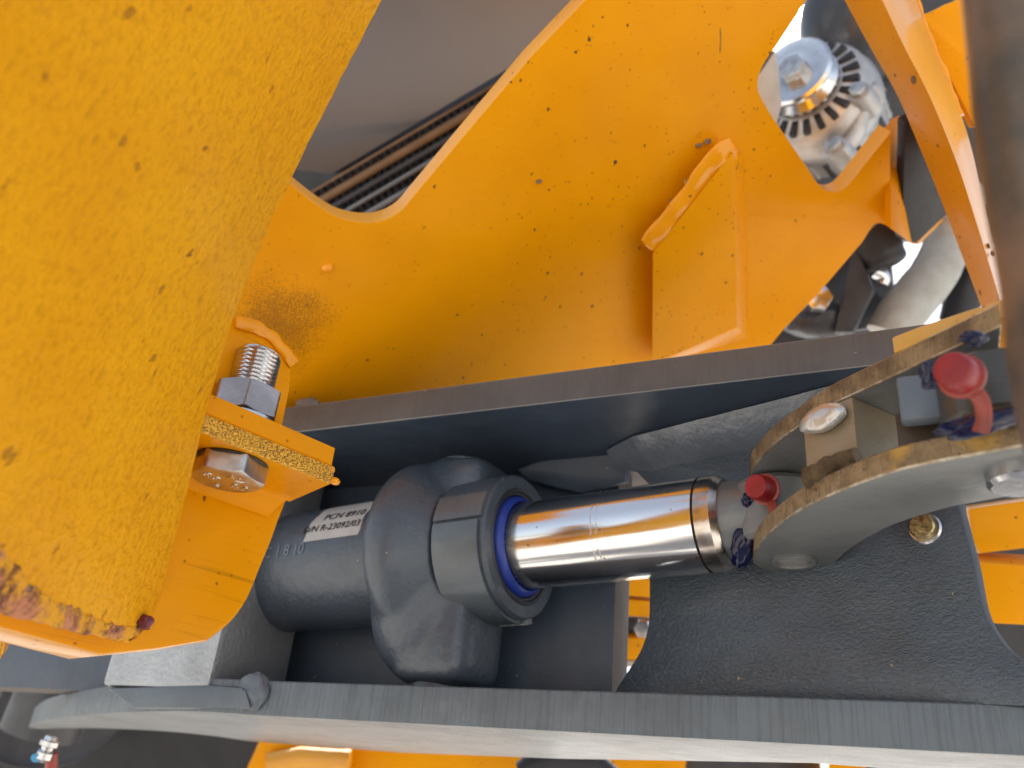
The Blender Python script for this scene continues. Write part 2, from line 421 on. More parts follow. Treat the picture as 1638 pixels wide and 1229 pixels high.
# ------------------------------------------------------------------ the ground
gz = V((0, 0, 0))
g = NT('pale_concrete')
gc = g.mix(g.ramp(g.noise(2.2, 7, .6), .35, .7), (.46, .44, .41), (.36, .34, .31)); g.bump([(g.noise(90, 5), .004)])
MGRD = g.fin(gc, .85, 0, .3)
me = bpy.data.meshes.new('ground'); S = 400
me.from_pydata([(-S, -S, 0), (S, -S, 0), (S, S, 0), (-S, S, 0)], [], [(0, 1, 2, 3)]); me.materials.append(MGRD)
go = bpy.data.objects.new('ground', me); COL.objects.link(go); go['kind'] = 'structure'; go['label'] = 'pale concrete ground under the machine'

# ------------------------------------------------------------------ the grey steel frame
O = at(970, 634, .50)
def fr(a, b, c): return O + fu * a + fv * b + fn * c
def cf(p): q = p - O; return (q.dot(fu), q.dot(fv), q.dot(fn))
def fplane_c(c): return (fr(0, 0, c), fn)
def fplane_b(b): return (fr(0, b, 0), -fv)
_, bL, cL = cf(at(970, 1106, .44)); TB = .0205
frame = thing('steel_frame', 'dark grey welded steel frame of two thick plates around the cylinder', 'steel frame', fr(-.15, bL - TB, -.05))
aL = cf(on((250, 650), fplane_c(0)))[0]; aR = cf(on((1700, 520), fplane_c(0)))[0] + .03
# upper plate
up = [fr(aL, .0205, 0), fr(aR, .0205, 0), fr(aR, .0205, -.13), fr(aL, .0205, -.20)]
MB().plate(up, fv, .0205, b=.0005, bm_=2).build('upper_plate', [MG, MGU, MWG], frame, 'brownish grey cut edge along its front')
# lower plate: plan outline, its left end curves back
plb = fplane_b(bL - TB)
a1 = cf(on((1660, 1217), plb))[0] + .04; a2 = cf(on((420, 1141), fplane_c(cL)))[0]
front = [fr(a1, bL - TB, cL), fr(a2 + .02, bL - TB, cL)] + crv([fr(a2, bL - TB, cL)] + [on(p, plb) for p in ((320, 1139), (240, 1139), (166, 1142), (105, 1148), (62, 1155), (46, 1163))], 4)
rear = crv([on(p, plb) for p in ((50, 1167), (130, 1165), (230, 1168), (320, 1175), (400, 1186))], 4) + [on(p, plb) for p in ((640, 1204), (900, 1214), (1300, 1221))] + [fr(a1, bL - TB, cL - .12)]
MB().plate(front + rear, -fv, TB, b=.0008).build('lower_plate', [MGB, MGE], frame, 'bright reflecting underside and saw-marked front edge')
# left inner wall
pA = fplane_c(-.105); aA = cf(on((982, 1010), pA))[0]
MB().plate([fr(aA, .0, -.105), fr(aA, bL, -.105), fr(aL - .35, bL, -.105), fr(aL - .35, 0, -.105)], fn, .03, b=.0007).build('inner_wall', [MG, MBR], frame)
# right inner wall, slanting towards the viewer
w1 = on((1003, 722), fplane_b(-.001)); w2 = on((1290, 652), fplane_b(-.001))
pB = plane3(w1, w2, w1 - fv * .1)
ob = poly([(975, 727), (1003, 738), (1014, 751), (1040, 777), (1038, 1000, 20), (1026, 1040, 18), (988, 1098), (980, 1114), (1240, 1116), (1500, 1124), (1720, 1134), (1660, 1075), (1608, 1036, 20), (1572, 985, 30), (1557, 900, 20), (1534, 812),
           (1520, 700), (1450, 614)])
MB().plate([on(p, pB) for p in ob], pB[1], .012, b=.0008).build('inner_wall', [MGL, MBK], frame, 'leathery textured wall lit from below')
# fillet weld between right wall and upper plate
wp = [w1.lerp(w2, k) for k in (-.09, 0, .1, .25, .4, .55, .7, .85, 1, 1.15, 1.35)]
wp = crv(wp, 6)
fl = []
for i_, p in enumerate(wp):
    lg = .0185 * (.5 + .5 * min(1, i_ / 14)); q = p - pB[1] * .001
    ru = lambda k_: V((0, 0, 0)) + (pB[1] - fv).normalized() * noise.fractal(p * 60 + V((k_ * 1.1, 0, 0)), 1, 2, 3) * .0003
    l1 = lg * (1 + .04 * noise.noise(p * 70)); l2 = lg * (1 + .05 * noise.noise(p * 80 + V((5, 0, 0))))
    fl.append([q + pB[1] * l1, q + pB[1] * l1 * .72 - fv * l2 * .34 + ru(1), q + pB[1] * l1 * .5 - fv * l2 * .56 + ru(2), q + pB[1] * l1 * .27 - fv * l2 * .76 + ru(3), q - fv * l2, q - fv * .001 - pB[1] * .003])
MB().loft(fl).build('weld_bead', MGW, frame, 'wide glossy fillet weld along the wall')
tab = [(826, 752), (846, 742), (900, 726), (950, 712), (985, 700), (1003, 728), (1000, 772), (930, 790), (846, 770)]
MB().plate([on(p, (fr(0, 0, -.085), (fn - fv * .35).normalized())) for p in poly(tab)], (fn - fv * .35), .012, b=.002).build('weld_plate', [MG, MG], frame)
# end block on the left
cB = cf(at(245, 1080, .562))[2]; bf = fplane_c(cB)
k1, k2 = cf(on((333, 1098), bf)), cf(on((160, 1102), bf)); eR, eL = k1[0], k2[0]; bE = (k1[1] + k2[1]) / 2
blk = MB()
blk.hull([fr(a, b, c) for a in (eL, eR) for b in (bE, .10) for c in (cB, cB - .075)], .004)
blk.build('end_block', m_grey('bright_cast_grey', (.40, .42, .44), .34, .0010, 330, metal=.5, dirt=.15), frame)
bf2 = fplane_c(cB + .001)
MB().hull([on(p, bf2) for p in ((172, 1101), (335, 1096), (392, 1100), (402, 1134), (215, 1134), (192, 1116))] + [on(p, fplane_c(cB - .05)) for p in ((172, 1101), (372, 1096), (395, 1133), (215, 1133))], .002).build('block_foot', MGE, frame)
MB().blob(on((404, 1108), fplane_c(cL + .001)), (fu, fv, fn), (.012, .0115, .0045), .2, 1.3, 4, 3).build('weld_bead', MGE, frame)
for k, (px, py, r) in enumerate(((492, 662, .012), (505, 683, .007), (478, 690, .010))):
    MB().blob(on((px, py), fplane_c(-.012)), (fu, fv, fn), (r, r * .9, r * .7), .3, 1.5, 3, k).build('weld_bead', MGW, frame)
# bolt head on the right wall
bc = on((1480, 846), pB)
wb = thing('wall_bolt', 'small round speckled bolt head on the dark wall below the curved link', 'bolt', bc)
MB().lathe(bc - pB[1] * .004, pB[1], [(0, .0080), (.0050, .0080), (.0058, .0072)], 40).build('washer', MSL, wb)
MB().lathe(bc + pB[1] * .0022, pB[1], [(0, .0062), (.0028, .0062), (.0038, .0054), (.004, 0)], 40).build('head', m_plain('passivated_zinc', (.62, .50, .25), .3, 1, .4, .0006, 500, col2=(.22, .16, .08), vs=350), wb)

# ------------------------------------------------------------------ hydraulic cylinder
A0 = at(850, 872, .53); A1 = at(1142, 838, .474); ax = (A1 - A0).normalized()
def s_of(px):
    X = (px - 819) / F; return (X * A0.y - A0.x) / (ax.x - X * ax.y)
def axp(s): return A0 + ax * s
RR = (151 * .474 + 138.7 * .53) / 2 / F / 2
cyl = thing('hydraulic_cylinder', 'grey hydraulic cylinder with a polished chrome rod in the steel frame', 'hydraulic cylinder', axp(s_of(700)) - fv * .07)
sB0, sB1, sF = s_of(330), s_of(670), s_of(836)
RB = 187 * .6145 / F / 2; RG = 117 * .53 / F
MB().lathe(A0, ax, [(sB0, .01), (sB0, RB), (sB1 + .02, RB)], 72).build('barrel', MGC, cyl)
sm_ = s_of(690)
pc = [(s_of(655), .02), (s_of(655), RB - .001), (s_of(660), .050), (s_of(668), .057), (s_of(680), .0615), (s_of(694), .0625), (s_of(708), .061), (s_of(722), .056), (s_of(735), .0510), (s_of(743), RG + .001), (s_of(752), RG - .0002), (s_of(752), .02)]
body = MB().lathe(A0, ax, pc, 96)
bc0 = axp(s_of(728))
px_ = (ax - fv * ax.dot(fv)).normalized(); py_ = fv.cross(px_)
body.box(bc0 - fv * .012 + px_ * .004, (px_, py_, fv), (.0265, .0265, .072), .012)
body.blob(bc0 - px_ * .012 - fv * .030, (px_, py_, fv), (.040, .041, .054), 0, 1, 5)
body.blob(bc0 - px_ * .004 + fv * .026, (px_, py_, fv), (.034, .034, .042), 0, 1, 5)
co = body.build('trunnion_collar', MGC, cyl, smooth=60)
md = co.modifiers.new('remesh', 'REMESH'); md.mode = 'VOXEL'; md.voxel_size = .0016; md.use_smooth_shade = True
ms = co.modifiers.new('smooth', 'SMOOTH'); ms.factor = .5; ms.iterations = 40
bb = MB(); bb.lathe(bc0 - fv * .098, fv, [(0, .018), (.16, .018)], 40).build('trunnion_pin', MGC, cyl)
# gland with lock ring
gl = MB(); e = .0006
gl.lathe(A0, ax, [(s_of(754), RG - .0015), (s_of(756), RG - e), (sF - .0015, RG - e), (sF, RG - .002), (sF, RR + .0085), (sF - .003, RR + .0078), (sF - .003, RR + .0072)], 84, cap=False)
gl.build('gland', MGC, cyl)
xa, ya = ortho(ax)
def ringseg(mb, s0, s1, r0, r1, t0, t1, k=20):
    rings = []
    for i in range(k + 1):
        a = R(t0 + (t1 - t0) * i / k); d = xa * math.cos(a) + ya * math.sin(a)
        rings.append([axp(s0) + d * r0, axp(s0) + d * r1, axp(s1) + d * r1, axp(s1) + d * r0])
    return mb.loft(rings)
def ang_of(px, py, s):
    """angle round the axis of the point of radius RG that shows nearest this pixel"""
    best = None
    for i in range(360):
        d = xa * math.cos(R(i)) + ya * math.sin(R(i)); p = axp(s) + d * RG
        if d.dot(p) > 0: continue
        q = (819 + p.x / p.y * F - px) ** 2 + (614.5 - p.z / p.y * F - py) ** 2
        if best is None or q < best[0]: best = (q, i)
    return best[1]
t1 = ang_of(756, 842, s_of(775)); t2 = ang_of(800, 985, s_of(775))
if abs(t2 - t1) > 180: t2 += 360 if t2 < t1 else -360
sg = 1 if t2 > t1 else -1
ringseg(MB(), s_of(758), sF - .004, RG - .004, RG + .0012, t1 + sg * 2, t2 - sg * 2).build('lock_ring', MGK, cyl)
ringseg(MB(), s_of(758), sF - .002, RG - .004, RG + .0016, t1 - sg * 22, t1 - sg * .5).build('lock_ring', MGK, cyl)
ringseg(MB(), s_of(790), sF - .001, RG - .004, RG + .0022, t2 + sg * 1, t2 + sg * 9, 6).build('lock_tab', MGB, cyl)
MB().lathe(A0, ax, [(sF - .004, RR + .0048), (sF + .0002, RR + .0046), (sF + .0024, RR + .0032), (sF + .0036, RR + .0012), (sF + .002, RR + .0004)], 84, cap=False).build('wiper_seal', MBS, cyl)
MB().lathe(A0, ax, [(sF - .004, RR + .0049), (sF - .0008, RR + .0054), (sF - .0006, RR + .0072), (sF + .0004, RR + .0076), (sF + .0008, RR + .0092), (sF - .001, RR + .0105)], 84, cap=False).build('retaining_ring', MDK, cyl)
sG = s_of(1133)
rod = MB().lathe(A0, ax, [(sF - .03, RR), (sG - .0010, RR)], 96).build('rod', MCH, cyl)
MB().lathe(A0, ax, [(sG - .002, RR - .0018), (sG + .002, RR - .0018)], 72).build('rod_groove', m_plain('grimy_groove', (.05, .03, .02), .6), cyl)
MB().lathe(A0, ax, [(sG + .0004, RR - .0002), (sG + .009, RR - .0002), (sG + .0125, RR - .003)], 96).build('rod_end_ring', m_plain('worn_chrome', (.70, .66, .62), .2, 1, .5, .0001, 200, col2=(.42, .34, .27), vs=60), cyl)
eye = axp(s_of(1236))
MB().lathe(A0, ax, [(sG + .010, RR - .006), (sG + .012, RR - .0045), (sG + .028, RR - .0052), (s_of(1238), RR - .009)], 72).build('rod_neck', MLK, cyl)
MB().lathe(eye - fv * .0135 + px_ * .004, fv, [(-.004, .022), (-.002, .0245), (.027, .0245), (.030, .022)], 60).build('rod_eye', MLK, cyl)
# sticker and stamped number on the barrel
def barrel_map(s0, ang0, sgn=1, r=RB + .0003):
    def f(x, y, z):
        a = ang0 + sgn * y / RB; d = xa * math.cos(a) + ya * math.sin(a); return axp(s0 + x) + d * (r + z)
    return f
def ang_b(px, py, s):
    best = None
    for i in range(720):
        d = xa * math.cos(R(i / 2)) + ya * math.sin(R(i / 2)); p = axp(s) + d * RB
        if d.dot(p) > 0: continue
        q = abs(614.5 - p.z / p.y * F - py)
        if best is None or q < best[0]: best = (q, i / 2)
    return R(best[1])
sS = s_of(590); aS0 = ang_b(0, 838, sS); aS1 = ang_b(0, 880, sS)
sg2 = -1 if ((aS1 - aS0 + math.pi) % (2 * math.pi) - math.pi) > 0 else 1
def smap(r): return barrel_map(sS, aS0 + sg2 * .10, sg2, r)
stk = thing('label_sticker', 'white printed label sticker on top of the grey cylinder barrel', 'sticker', axp(sS) + fv * RB)
fm_ = smap(RB + .0002); sb = MB(); nx, ny = 16, 10
gv = [fm_(-.024 + .048 * i / nx + .0008 * math.sin(j * 1.3), -.016 + .040 * j / ny, 0) for j in range(ny + 1) for i in range(nx + 1)]
sb.add(gv, [[j * (nx + 1) + i, j * (nx + 1) + i + 1, (j + 1) * (nx + 1) + i + 1, (j + 1) * (nx + 1) + i] for j in range(ny) for i in range(nx)])
stp = sb.build('paper', MST, stk, recalc=False)
MB().text('D/N R-23092/03', .0074, lambda x, y, z: smap(RB + .0006)(x - .002, y - .007, z), .0001).build('printed_line', MIK, stk)
MB().text('PCN 8910', .0085, lambda x, y, z: smap(RB + .0006)(x + .004, y + .003, z), .0001).build('printed_line', MIK, stk)
sT = s_of(505); aT = ang_b(0, 884, sT)
MB().text('HERC 1 8 10', .0105, lambda x, y, z: barrel_map(sT, aT, sg2, RB + .0002)(x, y, z), .0005).build('stamped_number', MGW, cyl)

# ------------------------------------------------------------------ curved link (two plates, spacer, pins)
def c1(x, y): return (1180 + x / 2.672, 480 + y / 2.672)
bl0 = on((1270, 903), (at(1270, 903, .447), -fv)); TL = .0100
pl_lo = (bl0, -fv); G = .043; pl_up = (bl0 + fv * G, -fv)
link = thing('curved_link', 'curved double steel link with rusty edges bolted to the rod end', 'link', bl0)
lower_edge = crv([c1(*p) for p in ((62, 1110), (78, 1072), (100, 1035), (150, 985), (220, 930), (300, 880), (420, 825), (560, 770), (700, 725), (860, 690), (1000, 665), (1224, 622), (1330, 602))], 5)
lower_back = crv([c1(*p) for p in ((1330, 815), (1200, 835), (1000, 870), (900, 890), (700, 950), (560, 1015), (480, 1065), (440, 1100), (400, 1135), (340, 1160), (260, 1172), (160, 1167), (100, 1150), (66, 1124))], 5)
pin_c = on(c1(238, 1112), pl_lo)
MB().plate([on(p, pl_lo) for p in lower_edge + lower_back], -fv, TL, b=.0009, bm_=2).build('link_plate', [MLK, MGO, MWO], link, 'nearer plate with a smooth grey face')
upper_edge = crv([c1(*p) for p in ((60, 725), (80, 697), (150, 620), (250, 548), (330, 492), (430, 435), (560, 375), (690, 315), (800, 262), (960, 190), (1130, 110))], 5)
dshift = pl_up[0] - pl_lo[0]
ue = [on(p, pl_up) for p in upper_edge]; back = [on(p, pl_lo) + fv * G for p in lower_back]
back = [ue[-1] + (fn * -.08)] + [p for p in back[18:]]
MB().plate(ue + back, -fv, TL, b=.0008, bm_=2).build('link_plate', [MLK, MGO, MWO], link, 'farther plate with a rough rusty edge')
# spacer block between the plates
pt = (bl0 + fv * TL, -fv)
s1, s2, s3 = on(c1(297, 790), pt), on(c1(520, 716), pt), on((1447, 776), pt); s4 = s1 + s3 - s2
MB().hull([p + fv * z for p in (s1, s2, s3, s4) for z in (0, G - TL)], .0012).build('spacer_block', m_grey('spacer_steel', (.30, .235, .15), .42, .0002, 300, metal=.4, dirt=.6, dirtc=(.26, .17, .08)), link)
psf = plane3(s1, s2, s1 + fv * .01)
MB().blob(on(c1(362, 508), off(psf, .003)), ((s2 - s1), fv, psf[1]), (.0125, .0062, .0042), .08, 1.2, 4, 2).build('weld_bead', MWH, link)
MB().tube(crv([s1 + fv * .002 + fn * .001, s1.lerp(s2, .5) + fv * .004 + fn * .002, s2 + fv * .004 + fn * .001], 8), .0042, 12, 0, .0025, 260).build('weld_bead', MGO, link, 'rusty lumpy weld at the foot of the spacer')
# pin in the lower plate
MB().lathe(pin_c + fv * .001, -fv, [(0, .0112), (.0026, .0112), (.0032, .0106), (.0030, .0092), (.001, .0088)], 48, cap=False).build('pin_hole_rim', MLK, link)
MB().lathe(pin_c + fv * .05, -fv, [(0, .0088), (.0500, .0088), (.0506, .0080)], 48).build('pin', MWH, link)
p2 = on(c1(1215, 735), pl_lo)
MB().lathe(p2 + fv * .03, -fv, [(0, .0125), (.0345, .0125), (.036, .011)], 40).build('pin', MSL, link)
# knuckle on the right
kc = at(1600, 622, .31)
kn = thing('knuckle_boss', 'dark greasy steel knuckle between the link plates at right', 'knuckle', kc - fv * .015)
kx = nrm(V((.25, .95, 0)) - fv * V((.25, .95, 0)).dot(fv))
MB().lathe(kc - fv * .0118 + kx * .008, fv, [(0, .0185), (.001, .0195), (.022, .0195), (.0236, .0175)], 60).build('boss', m_grey('greasy_steel', (.075, .07, .06), .3, .0003, 150, metal=.3, dirt=.5, dirtc=(.03, .02, .015)), kn)
MB().box(at(1476, 640, .328), (fu, fv, fn), (.0085, .0095, .004), .002).build('washer_block', MPZ, kn)
MB().box(at(1480, 692, .335), (fu, fv, fn), (.010, .0075, .004), .001).build('brown_gap_box', MGD, kn)  # brown box stands in for the shadowed yellow wall seen through the gap
# yellow bracket plate over the upper link
yb = [c1(*p) for p in ((665, 232), (690, 190), (760, 150), (860, 112), (1000, 70), (1130, 25), (1240, -10))]
ybe = [on(p, (pl_up[0] + fv * (TL + .0005), -fv)) for p in crv([c1(*p) for p in ((670, 228), (730, 205), (800, 180), (960, 128), (1100, 85), (1240, 40))], 4)]
MB().plate(ybe + [ybe[-1] - fn * .06, ybe[0] - fn * .03], -fv, .008, b=.0008).build('yellow_clamp_plate', [MY, m_yellow('grimy_yellow_edge', (.62, .34, .06), 2.2, .45, edge=True)], label='grimy yellow plate lying along the farther link plate', cat='plate')

def grease_cap(px, py, Y, r, lab, strap, blue):
    c = at(px, py, Y); d = nrm(V((-.68, -.68, .24)))      # the cap's face looks this way
    t = thing('grease_fitting', lab, 'grease fitting', c, 'red capped grease fittings')
    MB().lathe(c, -d, [(0, 0), (-.0004, r * .55), (0, r * .86), (.0012, r * .97), (.0035, r), (r * 1.5, r * 1.04), (r * 1.55, r * .9), (r * 1.6, r * .55)], 40).build('cap', MRD, t)
    MB().lathe(c - d * r * 1.35, -d, [(0, r * .9), (.001, r * 1.22), (.0022, r * 1.22), (.003, r * .9)], 36).build('collar', MRS, t)
    sp = crv([c - d * r * 1.5 + V(q) * r for q in strap], 6)
    MB().tube(sp, r * .42, 12, 0, .0004, 200, .35, -d).build('strap', MRS, t)
    MB().lathe(c - d * r * 1.3, -d, [(0, r * .5), (r * 2.2, r * .5)], 20).build('nipple', MSL, t)
    return t
grease_cap(1208, 778, .425, .0066, 'grease fitting with small red plastic cap on the rod end', ((.2, -.1, -.5), (.3, -.9, -1.2), (.4, -1.6, -2.2), (.45, -1.8, -3.0)), 1)
grease_cap(1522, 590, .275, .0062, 'grease fitting with larger red plastic cap on the knuckle beside the dark hose', ((.5, 0, -.6), (.9, -.3, -1.3), (1.0, -.4, -2.2), (.8, -.4, -3.0)), 0)
def grease(px, py, Y, h, seed, lab, rot=0, amp=.35):
    amp *= .7
    a = V((math.cos(rot), -.2, math.sin(rot))); b = V((-math.sin(rot), -.1, math.cos(rot)))
    a.normalize(); b = (b - a * b.dot(a)).normalized()
    MB().blob(at(px, py, Y), (a, a.cross(b), b), h, amp, 1.7, 4, seed).build('grease_blob', MGR, label=lab, cat='grease', group='blobs of blue grease')
grease(1190, 872, .446, (.0062, .005, .0125), 1, 'large dark blue grease lump between the rod neck and the curved link', R(-14), .28)
grease(1247, 782, .447, (.004, .003, .0075), 4, 'blue grease smear right of the small red cap', R(8), .45)
grease(1199, 800, .446, (.004, .003, .004), 6, 'blue grease speck under the small red cap', 0, .45)
grease(1234, 832, .444, (.005, .003, .0022), 8, 'thin blue grease streak where the link meets the rod end', R(35), .5)
grease(1492, 600, .30, (.0042, .003, .0055), 11, 'dark grease blob left of the larger red cap', R(20), .4)
grease(1556, 541, .29, (.0045, .003, .0026), 13, 'dark grease blob above the larger red cap', R(-8), .4)
grease(1568, 678, .296, (.0135, .004, .0042), 15, 'long blue grease smear below the knuckle boss', R(16), .4)

# ------------------------------------------------------------------ big yellow plate
pm = plane(at(800, 350, .585), (.28, -.76, -.59)); TM = .016
outl = [(250, 695), (250, 250), (400, 255), (464, 293)]
outl += [tuple(p) for p in crv([(464, 293), (500, 322), (540, 347), (580, 356), (612, 353), (640, 338), (662, 313)], 5)][1:]
outl += [(760, 196), (850, 90), (942, -6), (962, -36), (800, -110), (420, -130), (150, -1300), (1900, -1300), (1500, -280), (1291, 0), (1245, 70)]  # outline above the view is shaped to shut out sun and sky
outl += [tuple(p) for p in crv([(1245, 70), (1222, 104), (1213, 130), (1216, 152), (1235, 186)], 5)][1:]
outl += [(1297, 276)] + [tuple(p) for p in crv([(1305, 289), (1313, 298), (1324, 306), (1338, 308), (1352, 301), (1367, 284)], 4)]
outl += [(1425, 211), (1425, 366)] + [tuple(p) for p in crv([(1418, 361), (1406, 358), (1395, 365), (1380, 388)], 4)] + [(1310, 470), (1252, 530), (1226, 562), (470, 674)]
yp = thing('yellow_frame_plate', 'large amber yellow machine plate with cut-out windows and specks', 'machine plate', on((800, 560), pm))
MYM = m_yellow('yellow_plate_paint', soot=tuple(W(on((448, 520), pm)) - W(on((800, 560), pm))))
MB().plate([on(p, pm) for p in outl], pm[1], TM, b=.0012).build('plate', [MYM, MYE], yp)
# lower right arm rolls away from the viewer
cols = []
for k in range(9):
    t = k / 8; px = 1425 + 90 * t; ty = 211 - 26 * min(1, t * 4.5) + max(0, t - .22) * 195; by = 366 + 30 * min(1, t * 2.2) - max(0, t - .45) * 90
    o_ = on((px, (ty + by) / 2), pm).y; dz = .20 * (1 - math.cos(t * 1.5))
    cols.append((at(px, ty, o_ + dz), at(px, by, o_ + dz)))
arm = MB(); n9 = len(cols)
fr_ = [p for c in cols for p in c]; bk = [p - pm[1] * .008 for p in fr_]
fs = [[2 * i, 2 * i + 1, 2 * i + 3, 2 * i + 2] for i in range(n9 - 1)]; of = len(fr_)
fs += [[j + of for j in f[::-1]] for f in fs] + [[2 * i, 2 * i + 2, 2 * i + 2 + of, 2 * i + of] for i in range(n9 - 1)] + [[2 * i + 1, 2 * i + 1 + of, 2 * i + 3 + of, 2 * i + 3] for i in range(n9 - 1)]
fs += [[0, of, of + 1, 1], [of - 2, of - 1, 2 * of - 1, 2 * of - 2]]
arm.add(fr_ + bk, fs).build('rolled_arm', MY, yp)
MB().plate([on(p, off(pm, .003)) for p in poly([(1448, 196), (1464, 186), (1516, 342), (1466, 390), (1443, 384)])], pm[1], .010, b=.001).build('arm_shade', MBK, yp, 'black strip standing in for the shade at the arm end')  # black plate paints in the shade on the arm's right end
# gusset
ph = off(pm, .017)
Fp = [(1044, 405), (1043, 584), (1082, 560), (1179, 524), (1178, 371), (1171, 244)]; Bp = [(1062, 402), (1062, 570), (1092, 566), (1198, 542), (1196.5, 391), (1190, 247)]
gus = MB().hull([on(p, ph) for p in Fp] + [on(p, off(pm, -.001)) for p in Bp], .0006).build('gusset', m_yellow('yellow_gusset_paint', (.79, .315, .001), 1.3, .3), yp)
wl = [on((x, y), off(pm, .013)) for x, y in ((1036, 396), (1052, 378), (1075, 348), (1100, 315), (1125, 284), (1150, 254), (1176, 236))]
MB().tube(crv(wl, 8), [.006] + [.0095 + .001 * math.sin(i * .21) for i in range(47)] + [.005], 28, 0, .0020, 85, .34, pm[1]).build('weld_bead', MYW, gus, 'glossy lumpy weld along its sloping top')
for k, (px, py, r) in enumerate(((525, 426, .0032), (1078, 322, .003), (1102, 290, .0028), (862, 290, .0016), (1132, 226, .0022), (1118, 232, .0018))):
    MB().blob(on((px, py), off(pm, .0005)), (V((1, .3, .2)), pm[1], V((0, 0, 1))), (r * 1.3, r * .7, r), .25, 1.5, 3, k).build('weld_spatter', MYW if k == 0 else MGO, yp)

for k, pth in enumerate((((1152, 45), (1153, 62), (1152, 84)),)):
    MB().tube(crv([on(p, off(pm, .0001)) for p in pth], 6), .00035, 6, 0, .0002, 400, .5, pm[1]).build('scratch', MGO, yp)
# ------------------------------------------------------------------ bolted yellow brackets
pfl = (at(430, 735, .405), -fv)              # underside of the upper flange = top of the lower flange
L0, L1 = on((322, 660), pfl), on((531, 747), pfl); fd = (L1 - L0).normalized(); fin_ = fv.cross(fd); fin_ = fin_ if fin_.y > 0 else -fin_
TU, TW = .0098, .0085
lb = thing('lower_bracket', 'lower yellow bracket with a rough cut flange and curved lug', 'bracket', L1 - fv * .05)
ub = thing('upper_bracket', 'upper yellow angle bracket behind the nut', 'bracket', L1)
FE = L0 - fd * .07
def depth_of_edge(p, q, t):                   # flange corner that shows at pixel q
    pl = (p - fv * t, -fv); return on(q, pl)
# lower flange: rough front edge, underside with the bolt head
c_r = on((459, 803), (L1 - fv * TW, -fv)); dep = (c_r - L1).dot(fin_)
lt = L1 + fd * .0012 - fin_ * .0008
MB().plate([FE - fin_ * .0008, lt, lt + (c_r + fv * TW - L1) * 1.0, FE + fin_ * dep], fv, TW, b=.0006).build('flange', [MYC, MSP], lb)
MB().blob(on((536, 770), (L1 - fv * TW, -fv)), (fd, fin_, fv), (.0026, .002, .0018), .2, 1.3, 3, 5).build('paint_drip', MYW, lb)
MB().blob(on((527, 752), (L1 - fv * .003, fn)), (fd, fin_, fv), (.0028, .002, .0024), .2, 1.3, 3, 9).build('paint_drip', MYW, lb)
# lower web (the big lug)
wn_ = -fin_; pw = (c_r + fin_ * .001, wn_)
web = [(150, 690), (462, 797), (452, 822)] + [tuple(p) for p in crv([(448, 832), (436, 866), (420, 905), (398, 958), (372, 995), (334, 1026)], 5)] + [(250, 1040), (162, 1049), (90, 1030), (16, 1010), (-60, 990), (-60, 700)]
MB().plate([on(p, pw) for p in web], wn_, .034, b=.0025).build('web', [MYC, MYE], lb)
rb_ = .011; bend = []
for k in range(9):
    a_ = math.pi / 2 * k / 8; d_ = dep - rb_ + rb_ * math.sin(a_); z_ = rb_ - rb_ * math.cos(a_)
    rt = L1 + (c_r + fv * TW - L1) * (d_ / dep) - fv * (TW + z_ - .0002) - fd * .0085 * (k / 8)
    bend.append([FE + fin_ * d_ - fv * (TW + z_ - .0002), rt, rt + fin_ * .006 + fv * .006, FE + fin_ * (d_ + .006) - fv * (TW + z_ - .0062)])
MB().loft(bend).build('bend', MYC, lb)
# upper bracket
MB().plate([FE, L1 + fd * -.0004, L1 - fd * .0004 + fin_ * dep * 1.0, FE + fin_ * dep], fv, TU, b=.0006)
mu = MB(); mu.plate([p + fv * TU for p in (FE, L1 - fd * .0004, L1 - fd * .0004 + fin_ * dep * .75, FE + fin_ * dep * .75)], fv, TU - .0003, b=.0006).build('flange', [MYC, MYC], ub)
pu = (L1 + fin_ * dep * .55, wn_)
wu = [(300, 800), (300, 480), (380, 505)] + [tuple(p) for p in crv([(392, 512), (430, 532), (456, 560), (466, 592), (464, 625)], 5)] + [(455, 690), (440, 760)]
q_ = on((461, 650), pu); q_ = q_ - fv * ((q_ - L1).dot(fv) - TU * .9)
w3 = [FE + fin_ * dep * .55 + fv * TU * .9] + [on(p, pu) for p in wu[1:-2]] + [q_]
MB().plate(w3, wn_, .010, b=.0015).build('web', [MYC, MYE], ub)
ub_w = crv([on(p, off(pu, .001)) for p in ((376, 515), (405, 522), (437, 540), (458, 566), (470, 582))], 6)
MB().tube(ub_w, .0034, 14, 0, .0012, 200, .6, pu[1]).build('weld_bead', MYW, ub)

# ------------------------------------------------------------------ hex bolt with nut
def hexprism(mb, c, d, af, h, rot, both=True, dome=.97, seg=120):
    x, y = ortho(d); rings = []
    def hr(a):
        k = (a - rot) % (math.pi / 3) - math.pi / 6; return min(af / 2 / math.cos(k), af / 3 ** .5 * .978)
    r0 = af / 2 * dome
    def ring(fz, circ):
        out = []
        for i in range(seg):
            a = 2 * math.pi * i / seg; r = r0 if circ else hr(a); z = fz(hr(a))
            out.append(c + d * z + (x * math.cos(a) + y * math.sin(a)) * r)
        return out
    ch = lambda r: (r - r0) * .42
    if both: rings += [ring(lambda r: 0, True), ring(lambda r: ch(r), False)]
    else: rings += [ring(lambda r: 0, False)]
    rings += [ring(lambda r: h - ch(r), False), ring(lambda r: h, True)]
    return mb.loft(rings)
bolt = thing('hex_bolt', 'zinc hex bolt through the yellow flanges with nut and exposed thread', 'bolt', at(365, 760, .405))
hc = on((370, 739), (pfl[0] - fv * TW, -fv))      # where the axis leaves the underside
hx, hy = ortho(-fv)
headm = hexprism(MB(), hc - fv * .0004, -fv, .0298, .0092, R(40), False, .96); head = headm.build('head', MZN, bolt, smooth=25)
